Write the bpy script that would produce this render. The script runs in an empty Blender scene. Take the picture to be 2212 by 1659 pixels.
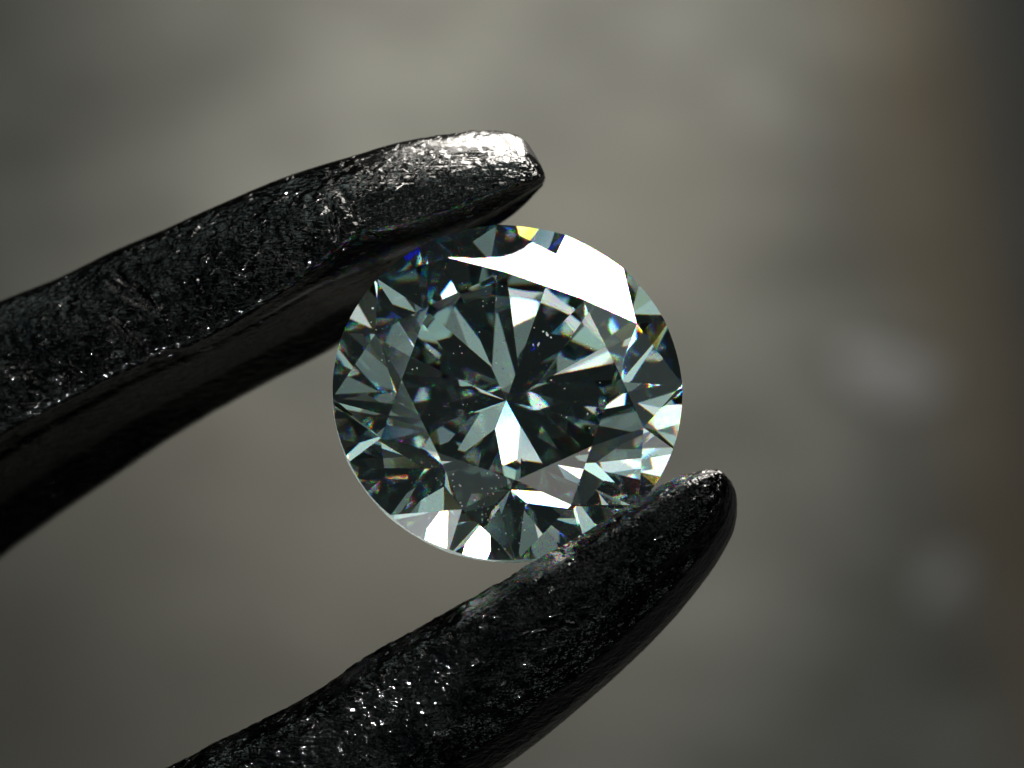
import bpy, bmesh, math, random
import numpy as np
from mathutils import Vector, Matrix

# units: 1 Blender unit = 1 millimetre
sc = bpy.context.scene
sc.unit_settings.system = 'METRIC'; sc.unit_settings.scale_length = 0.001
sc.unit_settings.length_unit = 'MILLIMETERS'
COL = sc.collection
rnd = random.Random(7)

# ------------------------------------------------------------------ camera
DCAM = 45.0
WIDTH = 7.3
cam_d = bpy.data.cameras.new('camera'); cam = bpy.data.objects.new('camera', cam_d); COL.objects.link(cam)
cam.location = (0, 0, DCAM)                       # looks straight down
cam_d.sensor_width = 36; cam_d.lens = 36 * DCAM / WIDTH
cam_d.clip_start = 1; cam_d.clip_end = 2000
cam_d.dof.use_dof = True; cam_d.dof.focus_distance = DCAM - 0.02
cam_d.dof.aperture_fstop = cam_d.lens * 1e-3 / 0.85
sc.camera = cam

# ------------------------------------------------------------------ world, lamps, exposure
w = bpy.data.worlds.new('World'); sc.world = w; w.use_nodes = True
w.node_tree.nodes['Background'].inputs[0].default_value = (0.8, 1.0, 0.98, 1)
w.node_tree.nodes['Background'].inputs[1].default_value = 0.011

def lamp(name, direction, dist, size, radiance, colour=(1, 1, 1), shape='DISK', sy=None, target=(0, 0, 0), spread=180):
    l = bpy.data.lights.new(name, 'AREA'); l.shape = shape; l.size = size
    area = math.pi * size * size / 4 if shape == 'DISK' else size * size
    if shape in ('RECTANGLE', 'ELLIPSE'):
        l.size_y = sy; area = size * sy * (1 if shape == 'RECTANGLE' else math.pi / 4)
    l.energy = radiance * math.pi * area; l.color = colour; l.spread = math.radians(spread)
    o = bpy.data.objects.new(name, l); COL.objects.link(o)
    d = Vector(direction).normalized(); o.location = d * dist
    o.rotation_euler = (Vector(target) - o.location).to_track_quat('-Z', 'Y').to_euler()
    return o

WARM = (1.0, 0.965, 0.90); COOL = (0.80, 1.0, 0.95)
R2 = lambda deg, dist: 2 * dist * math.tan(math.radians(deg))
lamp('key_lamp_tall', (0.58, 0.77, -0.27), 70, 24, 12.0, WARM)
lamp('key_lamp_top', (0.27, 0.95, 0.10), 70, 24, 9.0, WARM)
lamp('key_lamp_low', (0.28, 0.70, -0.64), 60, 17, 9.0, WARM)
lamp('key_lamp_back', (0.0, 0.94, -0.35), 75, 22, 9.0, WARM)
lamp('key_lamp_gap', (0.40, 0.91, 0.06), 85, 9, 5.0, WARM)
# unseen lights added around the stone to brighten single facets
W1_ = (1, 1, 1)
for ang, L_, d_, c_ in [
        (10, .12, (-.09, -.25, .96), COOL), (11, .60, (.96, -.15, .21), W1_), (6, .50, (.44, -.18, .88), WARM), (5, .30, (-.57, -.37, .73), COOL),
        (8, .10, (.93, .35, .08), COOL), (8, .12, (.32, -.61, .73), COOL), (9, .60, (-.53, .79, .29), COOL), (4.5, .60, (-.36, .63, .69), W1_),
        (9, .50, (-.45, -.76, .47), COOL), (7, .34, (0, -.75, .66), COOL), (7, .40, (.68, .35, .65), COOL), (4.5, 3., (-.27, .96, .08), WARM),
        (4.5, .50, (.39, .67, .63), COOL), (7, .30, (.60, .75, .27), COOL), (5, .08, (.88, -.29, .37), COOL), (5, .10, (-.88, .39, .28), COOL),
        (4.5, .40, (.71, .03, .70), COOL), (5, .4, (.70, -.33, .64), COOL), (7, .30, (.10, -.99, .07), COOL), (4.5, .45, (.37, -.52, .77), COOL),
        (4, .35, (-.55, .25, .80), COOL), (4.5, .40, (-.02, -.51, .86), COOL), (5, .5, (-.54, .65, .54), COOL), (6, .2, (.08, .82, .57), COOL),
        (1.9, 3.2, (.078, .703, .706), (0.86, 1.0, 0.95)), (3.4, 1.0, (-.47, -.26, .84), COOL), (5, 3., (-.9, -.12, .42), WARM), (3, .60, (-.24, -.57, .78), COOL),
        (3, .70, (.48, .30, .83), W1_), (4, 1.5, (.63, -.74, .10), COOL), (5, .90, (-.55, -.68, .49), W1_), (3, 1.6, (-.02, -.18, .98), W1_), (5, .14, (-.11, .49, .86), COOL), (3, .14, (.01, .18, .98), COOL),
        (1.1, 3200., (-.55, -.75, .36), W1_),  # strong unseen light added to brighten the girdle rim
        (2, .22, (.10, .245, .965), COOL), (3, .3, (-.26, .22, .94), COOL), (3, .28, (.24, .69, .68), COOL), (2.5, .25, (.06, .21, .98), COOL), (5, .3, (.32, -.61, .73), COOL), (4, .5, (.66, -.60, .47), COOL), (2.5, .3, (.29, -.30, .91), COOL), (3.5, .4, (-.62, .06, .78), COOL), (4, .6, (-.64, -.35, .69), W1_), (4, .8, (-.71, .70, .08), COOL)]:
    lamp('added_facet_light', d_, 120, R2(ang, 120), L_ * (1.4 if L_ < 10 else 1), c_)

# desk lamp that throws the soft pool of light on the surface far below the stone
sl = bpy.data.lights.new('pool_lamp', 'SPOT'); sl.energy = 2350000; sl.spot_size = math.radians(9.8); sl.spot_blend = 1.0; sl.shadow_soft_size = 3.0
sl.color = (1.0, 0.97, 0.90)
so = bpy.data.objects.new('pool_lamp', sl); COL.objects.link(so); so.location = (6, 80, 0)
so.rotation_euler = (Vector((-0.4, 4.4, -60)) - so.location).to_track_quat('-Z', 'Y').to_euler()

vs = sc.view_settings; vs.view_transform = 'Standard'; vs.look = 'None'; vs.exposure = 0; vs.gamma = 1
vs.use_curve_mapping = False
sc.render.film_transparent = False
cy = sc.cycles
cy.max_bounces = 24; cy.transmission_bounces = 24; cy.glossy_bounces = 12; cy.diffuse_bounces = 3
cy.transparent_max_bounces = 12; cy.sample_clamp_indirect = 10; cy.sample_clamp_direct = 0
cy.blur_glossy = 0.0; cy.caustics_reflective = True; cy.caustics_refractive = True
cy.use_denoising = True; cy.use_adaptive_sampling = False

# ------------------------------------------------------------------ helpers
def mat(name):
    m = bpy.data.materials.new(name); m.use_nodes = True
    nt = m.node_tree; nt.nodes.clear()
    out = nt.nodes.new('ShaderNodeOutputMaterial')
    return m, nt, out
def N(nt, typ, **kw):
    n = nt.nodes.new(typ)
    for k, v in kw.items():
        if k.startswith('i_'):
            k2 = k[2:]; key = int(k2) if k2.isdigit() else k2
            n.inputs[key].default_value = v
        else: setattr(n, k, v)
    return n
def ramp(nt, stops):
    r = nt.nodes.new('ShaderNodeValToRGB'); e = r.color_ramp.elements
    while len(e) < len(stops): e.new(0.5)
    for el, (p, c) in zip(e, stops):
        el.position = p; el.color = (c, c, c, 1) if isinstance(c, (int, float)) else (*c, 1)
    return r
def tag(o, label=None, category=None, kind=None, group=None):
    if label: o['label'] = label
    if category: o['category'] = category
    if kind: o['kind'] = kind
    if group: o['group'] = group
    return o
def link(name, me, parent=None, m=None):
    o = bpy.data.objects.new(name, me); COL.objects.link(o)
    if parent: o.parent = parent
    if m: me.materials.append(m)
    return o
# picture-measured coordinates (2212 x 1659 grid) to millimetres at the plane z
PX = WIDTH / 2212.0
def mm(x, y): return ((x - 1106.0) * PX, (829.5 - y) * PX)

# ------------------------------------------------------------------ table surface under the stone
GZ = -60.0
def surface_material():
    m, nt, out = mat('worn_stone_surface')
    L = nt.links
    tc = N(nt, 'ShaderNodeTexCoord')
    n1 = N(nt, 'ShaderNodeTexNoise', i_Scale=0.17, i_Detail=2.0, i_Roughness=0.5)
    n2 = N(nt, 'ShaderNodeTexNoise', i_Scale=0.55, i_Detail=4.0, i_Roughness=0.6)
    n3 = N(nt, 'ShaderNodeTexNoise', i_Scale=0.09, i_Detail=1.0)
    mp = N(nt, 'ShaderNodeMapping'); mp.inputs['Location'].default_value = (3.1, 7.7, 0); mp.inputs['Scale'].default_value = (1, 1.5, 1)
    mp.inputs['Rotation'].default_value = (0, 0, 0.5)
    L.new(tc.outputs['Object'], mp.inputs[0])
    for n in (n1, n2, n3): L.new(mp.outputs[0], n.inputs['Vector'])
    mx = N(nt, 'ShaderNodeMix', data_type='FLOAT'); mx.inputs[0].default_value = 0.52
    L.new(n1.outputs[0], mx.inputs[2]); L.new(n2.outputs[0], mx.inputs[3])
    r = ramp(nt, [(0.35, (0.012, 0.012, 0.0095)), (0.5, (0.0265, 0.0265, 0.0215)), (0.66, (0.045, 0.0455, 0.039))])
    L.new(mx.outputs[0], r.inputs[0])
    # warm rusty stain drifting through the slab
    r3 = ramp(nt, [(0.45, 0.0), (0.62, 0.5)])
    L.new(n3.outputs[0], r3.inputs[0])
    c = N(nt, 'ShaderNodeMix', data_type='RGBA'); c.inputs[7].default_value = (0.030, 0.028, 0.020, 1)
    L.new(r3.outputs[0], c.inputs[0]); L.new(r.outputs[0], c.inputs[6])
    sx = N(nt, 'ShaderNodeSeparateXYZ'); L.new(tc.outputs['Object'], sx.inputs[0])
    # rust-brown band along the edge of the darkened right side
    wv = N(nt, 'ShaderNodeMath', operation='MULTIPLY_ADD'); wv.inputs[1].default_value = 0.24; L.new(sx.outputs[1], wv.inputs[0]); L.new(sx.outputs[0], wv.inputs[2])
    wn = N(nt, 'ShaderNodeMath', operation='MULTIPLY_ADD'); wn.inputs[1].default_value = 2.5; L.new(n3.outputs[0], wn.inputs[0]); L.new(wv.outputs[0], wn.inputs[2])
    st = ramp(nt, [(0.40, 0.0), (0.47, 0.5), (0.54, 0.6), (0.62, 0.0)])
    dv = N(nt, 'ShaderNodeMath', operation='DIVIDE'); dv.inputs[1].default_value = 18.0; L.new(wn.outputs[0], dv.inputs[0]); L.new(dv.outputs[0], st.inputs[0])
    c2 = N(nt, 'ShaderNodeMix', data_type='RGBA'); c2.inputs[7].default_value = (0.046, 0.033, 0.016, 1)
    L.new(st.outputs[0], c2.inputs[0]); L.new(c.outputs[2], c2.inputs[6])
    # shade outside the light pool, painted as darker colour beyond the band
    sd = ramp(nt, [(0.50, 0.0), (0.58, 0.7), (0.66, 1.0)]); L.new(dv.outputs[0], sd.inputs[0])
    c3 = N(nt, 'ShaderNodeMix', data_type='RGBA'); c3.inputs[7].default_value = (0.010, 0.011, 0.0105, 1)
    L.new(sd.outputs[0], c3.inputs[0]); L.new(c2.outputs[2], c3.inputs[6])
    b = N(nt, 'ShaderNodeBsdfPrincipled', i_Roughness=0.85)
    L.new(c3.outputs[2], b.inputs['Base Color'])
    bump = N(nt, 'ShaderNodeBump', i_Strength=0.4, i_Distance=0.3)
    L.new(n2.outputs[0], bump.inputs['Height']); L.new(bump.outputs[0], b.inputs['Normal'])
    L.new(b.outputs[0], out.inputs[0])
    return m
def grid_mesh(name, x0, x1, y0, y1, nx, ny, zf):
    xs = np.linspace(x0, x1, nx); ys = np.linspace(y0, y1, ny)
    X, Y = np.meshgrid(xs, ys); Z = zf(X, Y)
    v = np.stack([X, Y, Z], -1).reshape(-1, 3)
    i = np.arange(nx * ny).reshape(ny, nx)
    f = np.stack([i[:-1, :-1], i[:-1, 1:], i[1:, 1:], i[1:, :-1]], -1).reshape(-1, 4)
    me = bpy.data.meshes.new(name); me.from_pydata(v.tolist(), [], f.tolist()); me.shade_smooth()
    return me
def ground_z(X, Y): return GZ + 0.25 * np.sin(X * 0.31 + 1.3) * np.cos(Y * 0.27) + 0.15 * np.sin(X * 0.9 - Y * 0.7)
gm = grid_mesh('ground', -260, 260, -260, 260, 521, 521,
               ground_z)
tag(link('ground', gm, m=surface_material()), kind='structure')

def chip(px, py, rx, ry, rot, label, seed):
    bm = bmesh.new(); bmesh.ops.create_icosphere(bm, subdivisions=3, radius=1.0)
    rr = random.Random(seed)
    ph = [rr.uniform(0, 6.28) for _ in range(4)]
    for v in bm.verts:
        a = math.atan2(v.co.y, v.co.x); k = 1 + 0.10 * math.sin(2 * a + ph[0]) + 0.07 * math.sin(3 * a + ph[1]) + 0.04 * math.sin(5 * v.co.z + ph[2])
        v.co = Vector((v.co.x * rx * k, v.co.y * ry * k, v.co.z * 0.05 * k))
    bmesh.ops.rotate(bm, verts=bm.verts, matrix=Matrix.Rotation(rot, 3, 'Z'))
    me = bpy.data.meshes.new('stone_chip'); bm.to_mesh(me); bm.free(); me.shade_smooth()
    x, y = mm(px, py); k = (DCAM - GZ) / DCAM
    o = link('stone_chip', me, m=CHIP); o.location = (x * k, y * k, ground_z(x * k, y * k) + 0.03)
    tag(o, label, 'stone chip')
cm, cnt_, cout = mat('pale_chip')
_n = N(cnt_, 'ShaderNodeTexNoise', i_Scale=4.0, i_Detail=3.0); _r = ramp(cnt_, [(0.3, (0.062, 0.062, 0.060)), (0.7, (0.078, 0.078, 0.076))]); _b = N(cnt_, 'ShaderNodeBsdfPrincipled', i_Roughness=0.7)
cnt_.links.new(_n.outputs[0], _r.inputs[0]); cnt_.links.new(_r.outputs[0], _b.inputs['Base Color']); cnt_.links.new(_b.outputs[0], cout.inputs[0])
CHIP = cm
chip(1930, 815, 0.95, 0.50, -0.35, 'blurred pale oval chip on the surface, level with the stone at its right', 1)
chip(2040, 1250, 0.50, 0.36, 0.5, 'faint blurred pale chip on the surface near the lower right corner', 2)

# ------------------------------------------------------------------ numpy noise
_perm = np.random.RandomState(3).rand(64, 64, 64)
def vnoise(P):
    i = np.floor(P).astype(int); f = P - i; f = f * f * (3 - 2 * f)
    i0 = i & 63; i1 = (i + 1) & 63
    r = 0
    for a in (0, 1):
        wx = f[..., 0] if a else 1 - f[..., 0]; ix = (i1 if a else i0)[..., 0]
        for b in (0, 1):
            wy = f[..., 1] if b else 1 - f[..., 1]; iy = (i1 if b else i0)[..., 1]
            for c in (0, 1):
                wz = f[..., 2] if c else 1 - f[..., 2]; iz = (i1 if c else i0)[..., 2]
                r = r + wx * wy * wz * _perm[ix, iy, iz]
    return r * 2 - 1
def fbm(P, octv=4, gain=0.5):
    r = 0; a = 1
    for k in range(octv):
        r = r + a * vnoise(P * (2 ** k) + 17.3 * k); a *= gain
    return r

# ------------------------------------------------------------------ tweezers
def metal_material():
    m, nt, out = mat('blackened_scratched_steel')
    L = nt.links
    tc = N(nt, 'ShaderNodeTexCoord')
    wear_sheen = N(nt, 'ShaderNodeAttribute', attribute_name='wear_sheen')  # worn metal and painted sheen share this mask
    n2 = N(nt, 'ShaderNodeTexNoise', i_Scale=3.0, i_Detail=3.0); L.new(tc.outputs['Object'], n2.inputs['Vector'])
    mp = N(nt, 'ShaderNodeMapping'); mp.inputs['Rotation'].default_value = (0, 0, -0.5); mp.inputs['Scale'].default_value = (0.6, 1.2, 1)
    L.new(tc.outputs['Object'], mp.inputs[0])
    wob = N(nt, 'ShaderNodeTexNoise', i_Scale=9.0, i_Detail=2.0); L.new(mp.outputs[0], wob.inputs['Vector'])
    n1 = N(nt, 'ShaderNodeTexNoise', i_Scale=15.0, i_Detail=2.5, i_Roughness=0.55, i_Distortion=0.6); L.new(mp.outputs[0], n1.inputs['Vector'])
    vo = N(nt, 'ShaderNodeTexVoronoi', i_Scale=11.0, i_Randomness=1.0); L.new(mp.outputs[0], vo.inputs['Vector'])
    vr = ramp(nt, [(0.0, 1.0), (0.26, 0.0)]); L.new(vo.outputs['Distance'], vr.inputs[0])
    vo2 = N(nt, 'ShaderNodeTexVoronoi', i_Scale=5.5, i_Randomness=1.0); L.new(wob.outputs['Color'], vo2.inputs['Vector'])
    vm = N(nt, 'ShaderNodeVectorMath', operation='MULTIPLY_ADD'); vm.inputs[1].default_value = (0.10, 0.10, 0.10)
    L.new(wob.outputs['Color'], vm.inputs[0]); L.new(mp.outputs[0], vm.inputs[2]); L.new(vm.outputs[0], vo2.inputs['Vector']); L.new(vm.outputs[0], vo.inputs['Vector'])
    vr2 = ramp(nt, [(0.0, 1.0), (0.22, 0.0)]); L.new(vo2.outputs['Distance'], vr2.inputs[0])
    va0 = N(nt, 'ShaderNodeMath', operation='ADD'); L.new(vr.outputs[0], va0.inputs[0]); L.new(vr2.outputs[0], va0.inputs[1])
    fa = N(nt, 'ShaderNodeAttribute', attribute_name='face')
    dn = N(nt, 'ShaderNodeTexNoise', i_Scale=2.2, i_Detail=2.0); L.new(tc.outputs['Object'], dn.inputs['Vector'])
    dr = ramp(nt, [(0.40, 0.12), (0.66, 1.1)]); L.new(dn.outputs[0], dr.inputs[0])
    fm = N(nt, 'ShaderNodeMath', operation='MULTIPLY'); L.new(fa.outputs['Fac'], fm.inputs[0]); L.new(dr.outputs[0], fm.inputs[1])
    va = N(nt, 'ShaderNodeMath', operation='MULTIPLY'); L.new(va0.outputs[0], va.inputs[0]); L.new(fm.outputs[0], va.inputs[1])
    # fine straight scratches
    mp2 = N(nt, 'ShaderNodeMapping'); mp2.inputs['Rotation'].default_value = (0, 0, 0.55); mp2.inputs['Scale'].default_value = (1.2, 22, 4)
    L.new(tc.outputs['Object'], mp2.inputs[0])
    n3 = N(nt, 'ShaderNodeTexNoise', i_Scale=2.5, i_Detail=2.0, i_Roughness=0.6, i_Distortion=0.4); L.new(mp2.outputs[0], n3.inputs['Vector'])
    r = ramp(nt, [(0.3, (0.015, 0.015, 0.017)), (0.7, (0.066, 0.065, 0.063))]); L.new(n2.outputs[0], r.inputs[0])
    col = N(nt, 'ShaderNodeMix', data_type='RGBA'); col.inputs[7].default_value = (0.62, 0.61, 0.60, 1)
    vk = N(nt, 'ShaderNodeMath', operation='MULTIPLY'); vk.inputs[1].default_value = 0.65; L.new(va.outputs[0], vk.inputs[0])
    wx = N(nt, 'ShaderNodeMath', operation='MAXIMUM'); L.new(vk.outputs[0], wx.inputs[0]); L.new(wear_sheen.outputs['Fac'], wx.inputs[1])
    L.new(wx.outputs[0], col.inputs[0]); L.new(r.outputs[0], col.inputs[6])
    rr = ramp(nt, [(0.3, 0.05), (0.7, 0.12)]); L.new(n2.outputs[0], rr.inputs[0])
    b = N(nt, 'ShaderNodeBsdfPrincipled', i_Metallic=1.0)
    L.new(col.outputs[2], b.inputs['Base Color'])
    rw = N(nt, 'ShaderNodeMix', data_type='FLOAT'); rw.inputs[3].default_value = 0.30
    L.new(wear_sheen.outputs['Fac'], rw.inputs[0]); L.new(rr.outputs[0], rw.inputs[2]); L.new(rw.outputs[0], b.inputs['Roughness'])
    sw = N(nt, 'ShaderNodeMath', operation='MULTIPLY_ADD'); sw.inputs[1].default_value = -0.72; sw.inputs[2].default_value = 1.0; sw.use_clamp = True
    L.new(wear_sheen.outputs['Fac'], sw.inputs[0])
    b0 = N(nt, 'ShaderNodeBump', i_Strength=1.0, i_Distance=0.034); L.new(va.outputs[0], b0.inputs['Height'])
    b1 = N(nt, 'ShaderNodeBump', i_Strength=1.0, i_Distance=0.016); L.new(n1.outputs[0], b1.inputs['Height']); L.new(b0.outputs[0], b1.inputs['Normal'])
    L.new(sw.outputs[0], b0.inputs['Strength']); L.new(sw.outputs[0], b1.inputs['Strength'])
    b2 = N(nt, 'ShaderNodeBump', i_Strength=0.5, i_Distance=0.010); L.new(n3.outputs[0], b2.inputs['Height'])
    L.new(b1.outputs[0], b2.inputs['Normal']); L.new(b2.outputs[0], b.inputs['Normal'])
    L.new(b.outputs[0], out.inputs[0])
    return m
METAL = metal_material()

def catmull(P, n):
    """dense samples along a polyline of control points, parametrised by chord length"""
    P = np.asarray(P, float)
    d = np.r_[0, np.cumsum(np.maximum(np.linalg.norm(np.diff(P[..., :], axis=0).reshape(len(P) - 1, -1), axis=1), 1e-6) ** 1.0)]
    m = np.zeros_like(P)
    for i in range(len(P)):
        if i == 0: m[i] = (P[1] - P[0]) / (d[1] - d[0])
        elif i == len(P) - 1: m[i] = (P[-1] - P[-2]) / (d[-1] - d[-2])
        else:
            a = (P[i] - P[i - 1]) / (d[i] - d[i - 1]); b = (P[i + 1] - P[i]) / (d[i + 1] - d[i])
            wa = d[i + 1] - d[i]; wb = d[i] - d[i - 1]; m[i] = (a * wa + b * wb) / (wa + wb)
    t = np.linspace(0, d[-1], n) if np.isscalar(n) else np.asarray(n) * d[-1]
    k = np.clip(np.searchsorted(d, t, side='right') - 1, 0, len(P) - 2)
    h = (d[k + 1] - d[k]); s = (t - d[k]) / h
    sh = (-1,) + (1,) * (P.ndim - 1); s = s.reshape(sh); h = h.reshape(sh)
    return ((1 + 2 * s) * (1 - s) ** 2 * P[k] + s * (1 - s) ** 2 * h * m[k] + s * s * (3 - 2 * s) * P[k + 1] + s * s * (s - 1) * h * m[k + 1])

def arm(name, stations, nlen, nper, dense, parent, seed, disp, wear_sheen, z_from, z_shift=0):
    """stations: list over the length (tip first) of closed cross-sections, each a list of (x, y, z) in picture units.
    The rows are splined along the length, then around the section, resampled densely and roughened."""
    St = np.asarray(stations, float)                       # (S, K, 3)
    nS, K, _ = St.shape
    cent = St.mean(1)
    d = np.r_[0, np.cumsum(np.linalg.norm(np.diff(cent, axis=0), axis=1))]; d /= d[-1]
    # length parameter : denser near the tip
    u = np.linspace(0, 1, nlen) ** dense
    rows = catmull(St.reshape(nS, -1), u).reshape(nlen, K, 3)
    # around
    out = np.zeros((nlen, nper, 3))
    ext = np.concatenate([rows[:, -2:], rows, rows[:, :3]], 1)   # K+5
    # shared section parameter from mean chord lengths of the row in the middle
    ml = np.linalg.norm(np.diff(np.concatenate([rows, rows[:, :1]], 1), axis=1), axis=2).mean(0)
    cum = np.r_[0, np.cumsum(ml)]; T = np.linspace(0, cum[-1], nper, endpoint=False)
    seg = np.clip(np.searchsorted(cum, T, side='right') - 1, 0, K - 1); s = ((T - cum[seg]) / ml[seg])[None, :, None]
    p0 = ext[:, seg + 1]; p1 = ext[:, seg + 2]; p2 = ext[:, seg + 3]; p3 = ext[:, seg + 4]
    tn = 0.16                                                     # tension: keeps the ridges fairly crisp
    m1 = (p2 - p0) * tn; m2 = (p3 - p1) * tn
    out = ((1 + 2 * s) * (1 - s) ** 2 * p1 + s * (1 - s) ** 2 * m1 + s * s * (3 - 2 * s) * p2 + s * s * (s - 1) * m2)
    # to mm
    V = np.empty_like(out)
    V[..., 2] = (out[..., 2] + z_shift - 0.30 * np.maximum(0, z_from - out[..., 0])) * PX
    k = (DCAM - V[..., 2]) / DCAM
    V[..., 0] = (out[..., 0] - 1106) * PX * k; V[..., 1] = (829.5 - out[..., 1]) * PX * k
    # normals
    du = np.gradient(V, axis=0); dv = np.roll(V, -1, 1) - np.roll(V, 1, 1)
    nn = np.cross(du, dv); nn /= np.linalg.norm(nn, axis=2, keepdims=True) + 1e-12
    c = V.mean(1, keepdims=True)
    if ((V - c) * nn).sum() < 0: nn = -nn
    V = V + nn * disp(V, out)[..., None]
    verts = V.reshape(-1, 3)
    tip = V[0].mean(0); end = V[-1].mean(0)
    verts = np.vstack([verts, tip, end])
    i = np.arange(nlen * nper).reshape(nlen, nper); j = np.roll(i, -1, 1)
    f = np.stack([i[:-1], i[1:], j[1:], j[:-1]], -1).reshape(-1, 4)
    me = bpy.data.meshes.new(name)
    tf = [(int(i[0, a]), int(j[0, a]), nlen * nper) for a in range(nper)]
    ef = [(int(j[-1, a]), int(i[-1, a]), nlen * nper + 1) for a in range(nper)]
    me.from_pydata(verts.tolist(), [], f.tolist() + tf + ef)
    bm = bmesh.new(); bm.from_mesh(me); bmesh.ops.recalc_face_normals(bm, faces=bm.faces); bm.to_mesh(me); bm.free()
    me.shade_smooth()
    q = np.tile((seg + s[0, :, 0])[None, :], (nlen, 1))
    wv = np.clip(wear_sheen(out, q, V), 0, 1).reshape(-1)
    at = me.attributes.new('wear_sheen', 'FLOAT', 'POINT'); at.data.foreach_set('value', np.r_[wv, wv[0], wv[-1]].astype(np.float32))
    fv = np.clip((out[..., 2] - 40) / 60, 0, 1).reshape(-1)
    at = me.attributes.new('face', 'FLOAT', 'POINT'); at.data.foreach_set('value', np.r_[fv, fv[0], fv[-1]].astype(np.float32))
    return link(name, me, parent, METAL)

tw = bpy.data.objects.new('tweezers', None); COL.objects.link(tw); tw.location = (0, 0, 0)
tag(tw, 'dark steel tweezers with two scratched arms gripping the round cut stone', 'tweezers')

# upper arm -----------------------------------------------------------------
# per station: top silhouette, crest, face, ridge E1, ridge E2, contact line, bottom silhouette, (back row added)
def sec_upper(top, e1, e2, bot, s=1.0, zf=190, zb=-300, bk=1.0):
    top, e1, e2, bot = [np.array(q, float) for q in (top, e1, e2, bot)]
    L = lambda a, b, t: a + (b - a) * t
    q = [(*L(top, e1, -0.0), 66 * s), (*L(top, e1, 0.09), 98 * s), (*L(top, e1, 0.25), 132 * s), (*L(top, e1, 0.52), (zf - 20) * s),
         (*L(top, e1, 0.93), zf * s), (*e1, (zf - 12) * s), (*L(e1, e2, 0.5), (zf - 60) * s), (*e2, (zf - 95) * s), (*L(e2, bot, 0.10), (zf - 125) * s),
         (*L(e2, bot, 0.5), ((zf - 125 + zb) / 2 - 40) * s), (*L(e2, bot, 0.95), (zb + 30) * s), (*bot, (zb - 30 * bk) * s), (*L(top, bot, 0.9), (zb - 150 * bk) * s),
         (*L(top, bot, 0.5), (zb - 170 * bk) * s), (*L(top, bot, 0.15), (zb - 120 * bk) * s), (*L(top, bot, 0.02), (-190 * bk - 40 * (1 - bk)) * s)]
    return q
upper = [
    sec_upper((1166, 352), (1176, 374), (1178, 384), (1172, 402), 0.45, 190, -90, .1),
    sec_upper((1152, 328), (1168, 384), (1170, 396), (1162, 412), 0.62, 190, -90, .1),
    sec_upper((1132, 303), (1138, 396), (1146, 410), (1146, 430), 0.78, 190, -90, .1),
    sec_upper((1096, 288), (1100, 408), (1112, 430), (1112, 462), 0.90, 190, -90, .1),
    sec_upper((1030, 284), (1030, 432), (1048, 466), (1048, 506), 0.97, 190, -95, .15),
    sec_upper((950, 292), (950, 462), (970, 503), (975, 560), 1, 190, -120, .3),
    sec_upper((850, 311), (850, 495), (868, 545), (880, 632), 1, 190, -170, .6),
    sec_upper((745, 342), (760, 520), (775, 583), (800, 702)),
    sec_upper((640, 374), (668, 590), (680, 622), (720, 752)),
    sec_upper((520, 421), (560, 665), (570, 684), (630, 800)),
    sec_upper((380, 484), (420, 742), (424, 760), (500, 870)),
    sec_upper((250, 540), (300, 790), (304, 812), (370, 946)),
    sec_upper((120, 603), (160, 858), (164, 882), (230, 1042)),
    sec_upper((-10, 655), (20, 930), (24, 962), (80, 1146)),
    sec_upper((-200, 740), (-170, 1060), (-166, 1095), (-100, 1290)),
    sec_upper((-520, 930), (-470, 1290), (-466, 1330), (-400, 1530)),
    sec_upper((-1000, 1330), (-900, 1700), (-890, 1740), (-800, 1900)),
    sec_upper((-1700, 2100), (-1560, 2400), (-1550, 2430), (-1450, 2560)),
    sec_upper((-2600, 3200), (-2440, 3420), (-2430, 3440), (-2350, 3520)),
]
def disp_upper(V, O):
    big = fbm(V * 2.0 + 5, 2) * 0.006
    mid = fbm(V * np.array([7., 9., 9.]), 4, 0.6) * 0.0035
    # hammered dents across the face
    q = V[..., 0] * 0.80 + V[..., 1] * -0.60
    dents = np.maximum(0, fbm(V * np.array([3.0, 3.0, 1.5]) + 31, 2) - 0.35) * -0.045
    fine = fbm(V * 24.0, 2) * 0.0045
    # the two oblique gouges left of the middle
    def gouge(ax, ay, bx, by, wdt, dep):
        ax, ay = mm(ax, ay); bx, by = mm(bx, by)
        d = np.array([bx - ax, by - ay]); Lg = np.linalg.norm(d); d /= Lg
        rx = V[..., 0] - ax; ry = V[..., 1] - ay
        t = rx * d[0] + ry * d[1]; n = np.abs(-rx * d[1] + ry * d[0]) + fbm(V * 9, 2) * wdt * 0.4
        return -dep * np.exp(-(n / wdt) ** 2) * (1 / (1 + np.exp(-(t) / 0.03))) * (1 / (1 + np.exp((t - Lg) / 0.03))) * (O[..., 2] > 60)
    g = (gouge(238, 590, 330, 668, .020, .045) + gouge(218, 604, 292, 655, .016, .035) + gouge(222, 690, 318, 782, .020, .038) + gouge(300, 770, 380, 765, .03, .04) + gouge(350, 660, 420, 640, .015, .02)
         + gouge(708, 440, 728, 520, .030, .04) + gouge(740, 420, 775, 480, .03, .035))
    flat = 1 - 0.75 * (O[..., 2] < 120) * (O[..., 1] > 300)
    return (big * 1.0 + mid * flat + dents * flat + fine * flat + g)
def sstep(a, b, x):
    t = np.clip((x - a) / (b - a), 0, 1); return t * t * (3 - 2 * t)
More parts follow.
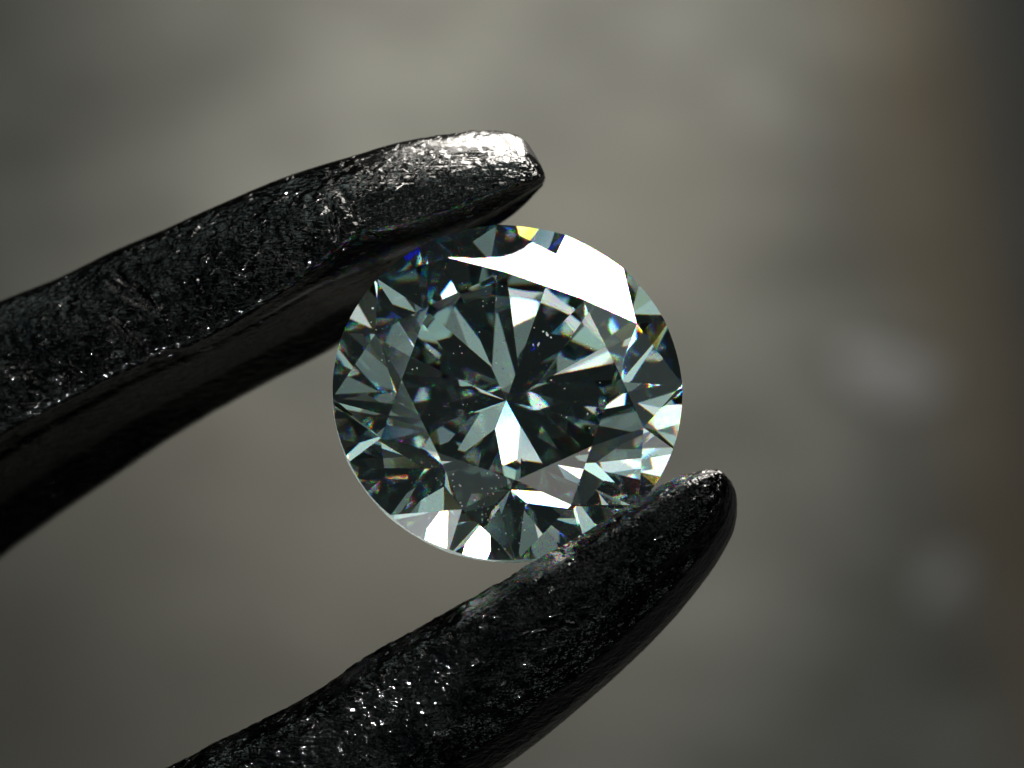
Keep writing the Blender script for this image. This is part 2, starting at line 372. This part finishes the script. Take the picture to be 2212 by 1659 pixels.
def wear_sheen_upper(O, q, V):
    n = fbm(V * 5.0 + 11, 3)
    x = O[..., 0]
    crest = np.exp(-((q - 0.9) / 1.0) ** 2) * sstep(800, 1060, x) * 1.3 + np.exp(-((q - 1.0) / 0.9) ** 2) * (0.12 + 0.3 * sstep(500, 900, x))
    face = sstep(450, 1050, x) * np.exp(-((q - 2.6) / 1.2) ** 2) * 0.44  # grey sheen of the top face, painted into the colour
    ridge = np.exp(-((q - 6.9) / 0.35) ** 2) * sstep(480, 640, x) * (1 - sstep(980, 1080, x)) * 0.9 + np.exp(-((q - 4.8) / 0.4) ** 2) * 0.2  # worn ridges, with the lit bevel near the stone painted paler
    pad = 0.30 * sstep(6.6, 7.2, q) * (1 - sstep(8.6, 9.4, q)) * sstep(520, 760, x)
    return (crest + face + ridge + pad) * (0.9 + 0.55 * n)
arm('arm', upper, 900, 300, 1.9, tw, 1, disp_upper, wear_sheen_upper, 700, -245)['label'] = 'upper arm with hammered scratched face and a bright rounded tip'

# lower arm -----------------------------------------------------------------
def sec_lower(top, bot, s=1.0, sink=26):
    top, bot = np.array(top, float), np.array(bot, float)
    L = lambda t: top + (bot - top) * t
    d = (bot - top) / np.linalg.norm(bot - top)
    q = [(*L(0.0), 118 * s), (*L(0.04), 146 * s), (*L(0.10), 174 * s), (*L(0.18), 184 * s), (*L(0.35), 172 * s), (*L(0.6), 130 * s), (*L(0.82), 45 * s), (*L(0.95), -60 * s),
         (*L(1.0), -160 * s), (*L(0.96), -330 * s), (*L(0.6), -420 * s), (*L(0.3), -400 * s), (*(L(0.12)), -330 * s), (*(top + d * (sink * 1.4)), -160 * s), (*(top + d * sink), 20 * s), (*(top + d * sink * 0.55), 96 * s)]
    return q
lower = [
    sec_lower((1560, 1018), (1580, 1040), 0.40, 4),
    sec_lower((1545, 1010), (1591, 1068), 0.58, 8),
    sec_lower((1522, 1011), (1592, 1108), 0.74, 12),
    sec_lower((1492, 1018), (1584, 1150), 0.86, 16),
    sec_lower((1450, 1036), (1556, 1204), 0.95, 20),
    sec_lower((1395, 1068), (1516, 1262)),
    sec_lower((1325, 1112), (1462, 1328)),
    sec_lower((1250, 1158), (1398, 1396), 1, 30),
    sec_lower((1190, 1190), (1338, 1454), 1, 30),
    sec_lower((1100, 1244), (1255, 1526)),
    sec_lower((1000, 1302), (1165, 1600)),
    sec_lower((900, 1358), (1075, 1667)),
    sec_lower((800, 1412), (985, 1735)),
    sec_lower((700, 1480), (890, 1808)),
    sec_lower((580, 1548), (775, 1890)),
    sec_lower((440, 1618), (640, 1975)),
    sec_lower((300, 1690), (500, 2060)),
    sec_lower((50, 1830), (240, 2210)),
    sec_lower((-400, 2060), (-230, 2430)),
    sec_lower((-1200, 2520), (-1060, 2850)),
    sec_lower((-2540, 3330), (-2420, 3560)),
]
def disp_lower(V, O):
    big = fbm(V * 2.0 + 9, 2) * 0.006
    mid = fbm(V * 8.0 + 3, 4, 0.6) * 0.0035
    dents = np.maximum(0, fbm(V * 3.4 + 47, 2) - 0.3) * -0.03
    fine = fbm(V * 24.0 + 2, 2) * 0.0045
    inner = 1 - 0.8 * (O[..., 2] < 60)
    return big * (0.4 + 0.6 * inner) + (mid + dents + fine) * inner
def wear_sheen_lower(O, q, V):
    n = fbm(V * 4.0 + 7, 3); x = O[..., 0]
    lip = np.exp(-((q - 1.0) / 1.1) ** 2) * (0.55 + 1.3 * sstep(1360, 1470, x) + 0.8 * np.exp(-((x - 1240) / 45) ** 2))  # worn lip, its bright highlights also painted in as paler metal
    return lip * (0.75 + 0.9 * n)
arm('arm', lower, 900, 300, 1.9, tw, 2, disp_lower, wear_sheen_lower, 1000)['label'] = 'lower arm, nearly black, with a thin bright upper edge'

# spring end far outside the picture where the two arms are joined
bm = bmesh.new()
bmesh.ops.create_cube(bm, size=1.0)
x0, y0 = mm(-2500, 3440)
bmesh.ops.scale(bm, vec=(1.6, 1.1, 1.5), verts=bm.verts); bmesh.ops.bevel(bm, geom=bm.edges[:], offset=0.2, segments=3, affect='EDGES')
bmesh.ops.translate(bm, vec=(x0 - .3, y0 - .2, -0.45), verts=bm.verts)
me = bpy.data.meshes.new('joint'); bm.to_mesh(me); bm.free(); link('joint', me, tw, METAL)

# ------------------------------------------------------------------ the round brilliant
R_ = 1.2486; PHI = math.radians(137.759); TAB = 0.6169; CH = 0.2974; STAR = 0.5538; DEP = 1.2313; GT = 0.073; LH = 0.80
TX, TY = math.radians(2.6655), math.radians(16.931)
nz = Vector((math.sin(TX), math.sin(TY), 0)); nz.z = math.sqrt(1 - nz.x ** 2 - nz.y ** 2)
MROT = Vector((0, 0, 1)).rotation_difference(nz).to_matrix().to_4x4()
def cyl(r, a, z): return Vector((r * math.cos(a), r * math.sin(a), z))
def facets():
    P = [(Vector((0, 0, 1)), CH, 'table')]
    def pl(a, b, c, nm):
        n = (b - a).cross(c - a).normalized()
        if n.dot(a) < 0: n = -n
        P.append((n, n.dot(a), nm))
    q = math.pi / 8; pd = DEP - CH - GT
    for i in range(8):
        a = PHI - i * math.pi / 4; b = a - q
        s = CH / (1 - TAB); n = Vector((s * math.cos(a), s * math.sin(a), 1)).normalized(); P.append((n, n.dot(cyl(1, a, 0)), 'crown'))
        rs = TAB * math.cos(q) + STAR * (1 - TAB * math.cos(q)); z = CH * (1 - (rs * math.cos(q) - TAB) / (1 - TAB)); Sp = cyl(rs, b, z)
        pl(cyl(TAB, a, CH), cyl(TAB, a - 2 * q, CH), Sp, 'crown')
        pl(Sp, cyl(1, a, 0), cyl(1, b, 0), 'crown'); pl(Sp, cyl(1, a - 2 * q, 0), cyl(1, b, 0), 'crown')
        n = Vector((pd * math.cos(a), pd * math.sin(a), -1)).normalized(); P.append((n, n.dot(cyl(1, a, -GT)), 'pavilion'))
        rl = 1 - LH; z = -GT - pd * (1 - rl * math.cos(q)); Lp = cyl(rl, b, z)
        pl(Lp, cyl(1, a, -GT), cyl(1, b, -GT), 'pavilion'); pl(Lp, cyl(1, a - 2 * q, -GT), cyl(1, b, -GT), 'pavilion')
    P.append((Vector((0, 0, -1)), DEP - CH - 0.005, 'pavilion'))
    return P
def gem_material():
    m, nt, out = mat('pale_teal_gemstone'); L = nt.links
    geo = N(nt, 'ShaderNodeNewGeometry')
    # entering: light is split into three bands that bend slightly differently (fire)
    g = []
    for c, ior in (((1.0, 0.0, 0.0, 1), 2.400), ((0.0, 1.0, 0.0, 1), 2.417), ((0.0, 0.0, 1.0, 1), 2.437)):
        x = N(nt, 'ShaderNodeBsdfGlass', distribution='SHARP' if False else 'GGX', i_Roughness=0.0, i_IOR=ior); x.inputs['Color'].default_value = c; g.append(x)
    a1 = N(nt, 'ShaderNodeAddShader'); a2 = N(nt, 'ShaderNodeAddShader')
    L.new(g[0].outputs[0], a1.inputs[0]); L.new(g[1].outputs[0], a1.inputs[1]); L.new(a1.outputs[0], a2.inputs[0]); L.new(g[2].outputs[0], a2.inputs[1])
    inn = N(nt, 'ShaderNodeBsdfGlass', i_Roughness=0.0, i_IOR=2.417); inn.inputs['Color'].default_value = (0.93, 0.985, 0.975, 1)
    mx = N(nt, 'ShaderNodeMixShader'); L.new(geo.outputs['Backfacing'], mx.inputs[0]); L.new(a2.outputs[0], mx.inputs[1]); L.new(inn.outputs[0], mx.inputs[2])
    L.new(mx.outputs[0], out.inputs[0])
    return m
def girdle_material():
    m, nt, out = mat('frosted_girdle'); L = nt.links
    tc = N(nt, 'ShaderNodeTexCoord'); n = N(nt, 'ShaderNodeTexNoise', i_Scale=40.0, i_Detail=3.0); L.new(tc.outputs['Object'], n.inputs[0])
    r = ramp(nt, [(0.3, 0.05), (0.7, 0.25)]); L.new(n.outputs[0], r.inputs[0])
    x = N(nt, 'ShaderNodeBsdfGlass', i_IOR=2.417); x.inputs['Color'].default_value = (0.95, 0.98, 0.975, 1); L.new(r.outputs[0], x.inputs['Roughness'])
    tr = N(nt, 'ShaderNodeBsdfTranslucent'); tr.inputs[0].default_value = (0.93, 0.97, 0.95, 1)
    df = N(nt, 'ShaderNodeBsdfDiffuse'); df.inputs[0].default_value = (0.7, 0.74, 0.72, 1)
    m1 = N(nt, 'ShaderNodeMixShader', i_0=0.3); L.new(tr.outputs[0], m1.inputs[1]); L.new(df.outputs[0], m1.inputs[2])
    m2 = N(nt, 'ShaderNodeMixShader', i_0=0.8); L.new(x.outputs[0], m2.inputs[1]); L.new(m1.outputs[0], m2.inputs[2])
    L.new(m2.outputs[0], out.inputs[0]); return m
GEM = gem_material(); GIRD = girdle_material()
gem = bpy.data.objects.new('gemstone', None); COL.objects.link(gem)
gem.location = (-0.0304, -0.0489, 0)
tag(gem, 'pale teal round brilliant cut gemstone held between the tweezer tips', 'gemstone')

bm = bmesh.new()
bmesh.ops.create_cone(bm, cap_ends=True, segments=192, radius1=1.0, radius2=1.0, depth=4.0)
for n, d, nm in facets():
    geom = bm.verts[:] + bm.edges[:] + bm.faces[:]
    r = bmesh.ops.bisect_plane(bm, geom=geom, dist=1e-6, plane_co=n * d, plane_no=n, clear_outer=True)
    ed = [e for e in bm.edges if e.is_boundary]
    if ed: bmesh.ops.contextual_create(bm, geom=ed)
bmesh.ops.recalc_face_normals(bm, faces=bm.faces)
bm.normal_update()
ridge = [e for e in bm.edges if len(e.link_faces) == 2 and all(abs(f.normal.z) > 0.05 for f in e.link_faces) and e.link_faces[0].normal.angle(e.link_faces[1].normal) > 0.03]
bmesh.ops.bevel(bm, geom=ridge, offset=0.0022, segments=1, affect='EDGES', clamp_overlap=True)
bmesh.ops.recalc_face_normals(bm, faces=bm.faces); bm.normal_update()
fac = facets()
parts = {'table': [], 'crown': [], 'girdle': [], 'pavilion': []}
for f in bm.faces:
    if abs(f.normal.z) < 0.05: nm = 'girdle'
    elif f.normal.z > 0.999: nm = 'table'
    elif f.normal.z > 0: nm = 'crown'
    else: nm = 'pavilion'
    parts[nm].append([v.co.copy() for v in f.verts])
print('gem faces', {k: len(v) for k, v in parts.items()})
GM = MROT @ Matrix.Scale(R_, 4)
for nm, fl in parts.items():
    vs_, fs, idx = [], [], {}
    for poly in fl:
        ids = []
        for co in poly:
            k = (round(co.x, 6), round(co.y, 6), round(co.z, 6))
            if k not in idx: idx[k] = len(vs_); vs_.append(tuple(GM @ co))
            ids.append(idx[k])
        fs.append(ids)
    me = bpy.data.meshes.new(nm); me.from_pydata(vs_, [], fs)
    link(nm, me, gem, GIRD if nm == 'girdle' else GEM)
bm.free()

# dust and lint on the crown of the stone
CR = [(n, d) for n, d, nm in facets() if nm in ('crown', 'table')]
def on_crown(px, py):
    x, y = mm(px, py); x -= gem.location.x; y -= gem.location.y
    best = 9.0; bn = None
    for n, d in CR:
        m_ = (MROT.to_3x3() @ n); z = (d * R_ - m_.x * x - m_.y * y) / m_.z
        if z < best: best = z; bn = m_
    k = 1 - best / DCAM
    return Vector((x * k, y * k, best)), bn
dm, dnt, dout = mat('dust'); db = N(dnt, 'ShaderNodeBsdfPrincipled', i_Roughness=0.5); db.inputs['Base Color'].default_value = (0.75, 0.76, 0.74, 1)
dnt.links.new(db.outputs[0], dout.inputs[0])
bm = bmesh.new()
def speck(px, py, r, stretch=1.0):
    if math.hypot((px - 1094) / 372, (py - 850) / 358) > 0.97: return
    p, n = on_crown(px, py)
    g_ = bmesh.ops.create_icosphere(bm, subdivisions=1, radius=r)['verts']
    a = rnd.uniform(0, 3.14)
    for v in g_:
        v.co = v.co * rnd.uniform(0.6, 1.3); v.co.x *= stretch
        v.co.z *= 0.6
    bmesh.ops.rotate(bm, verts=g_, matrix=Matrix.Rotation(a, 3, 'Z')); bmesh.ops.translate(bm, verts=g_, vec=p + n * r * 0.3)
for cx_, cy_, sx_, sy_, cnt, rr_ in [(1054, 1096, 18, 26, 34, .0034), (938, 1048, 34, 22, 30, .0030), (942, 1145, 14, 24, 26, .0040), (1117, 1130, 30, 32, 40, .0032),
                                     (1060, 640, 26, 12, 10, .003), (1340, 1075, 26, 20, 30, .0026), (1150, 555, 60, 10, 8, .003), (840, 800, 70, 90, 22, .0034), (1330, 800, 70, 110, 22, .0034), (1094, 850, 190, 180, 45, .0028)]:
    for _ in range(cnt):
        speck(rnd.gauss(cx_, sx_), rnd.gauss(cy_, sy_), rr_ * rnd.uniform(0.5, 1.6), rnd.uniform(1, 1.8))
for px_, py_, r_, st_ in [(1182, 722, .010, 1.8), (1174, 716, .006, 1.5), (1190, 729, .006, 1.4), (1163, 744, .008, 2.2), (1152, 745, .004, 2.0), (1154, 708, .005, 1.3), (806, 666, .009, 1.2), (1342, 1065, .006, 1), (1351, 793, .006, 1)]:
    speck(px_, py_, r_, st_)
me = bpy.data.meshes.new('dust'); bm.to_mesh(me); bm.free(); me.shade_smooth()
tag(link('dust', me, gem, dm), kind='stuff')
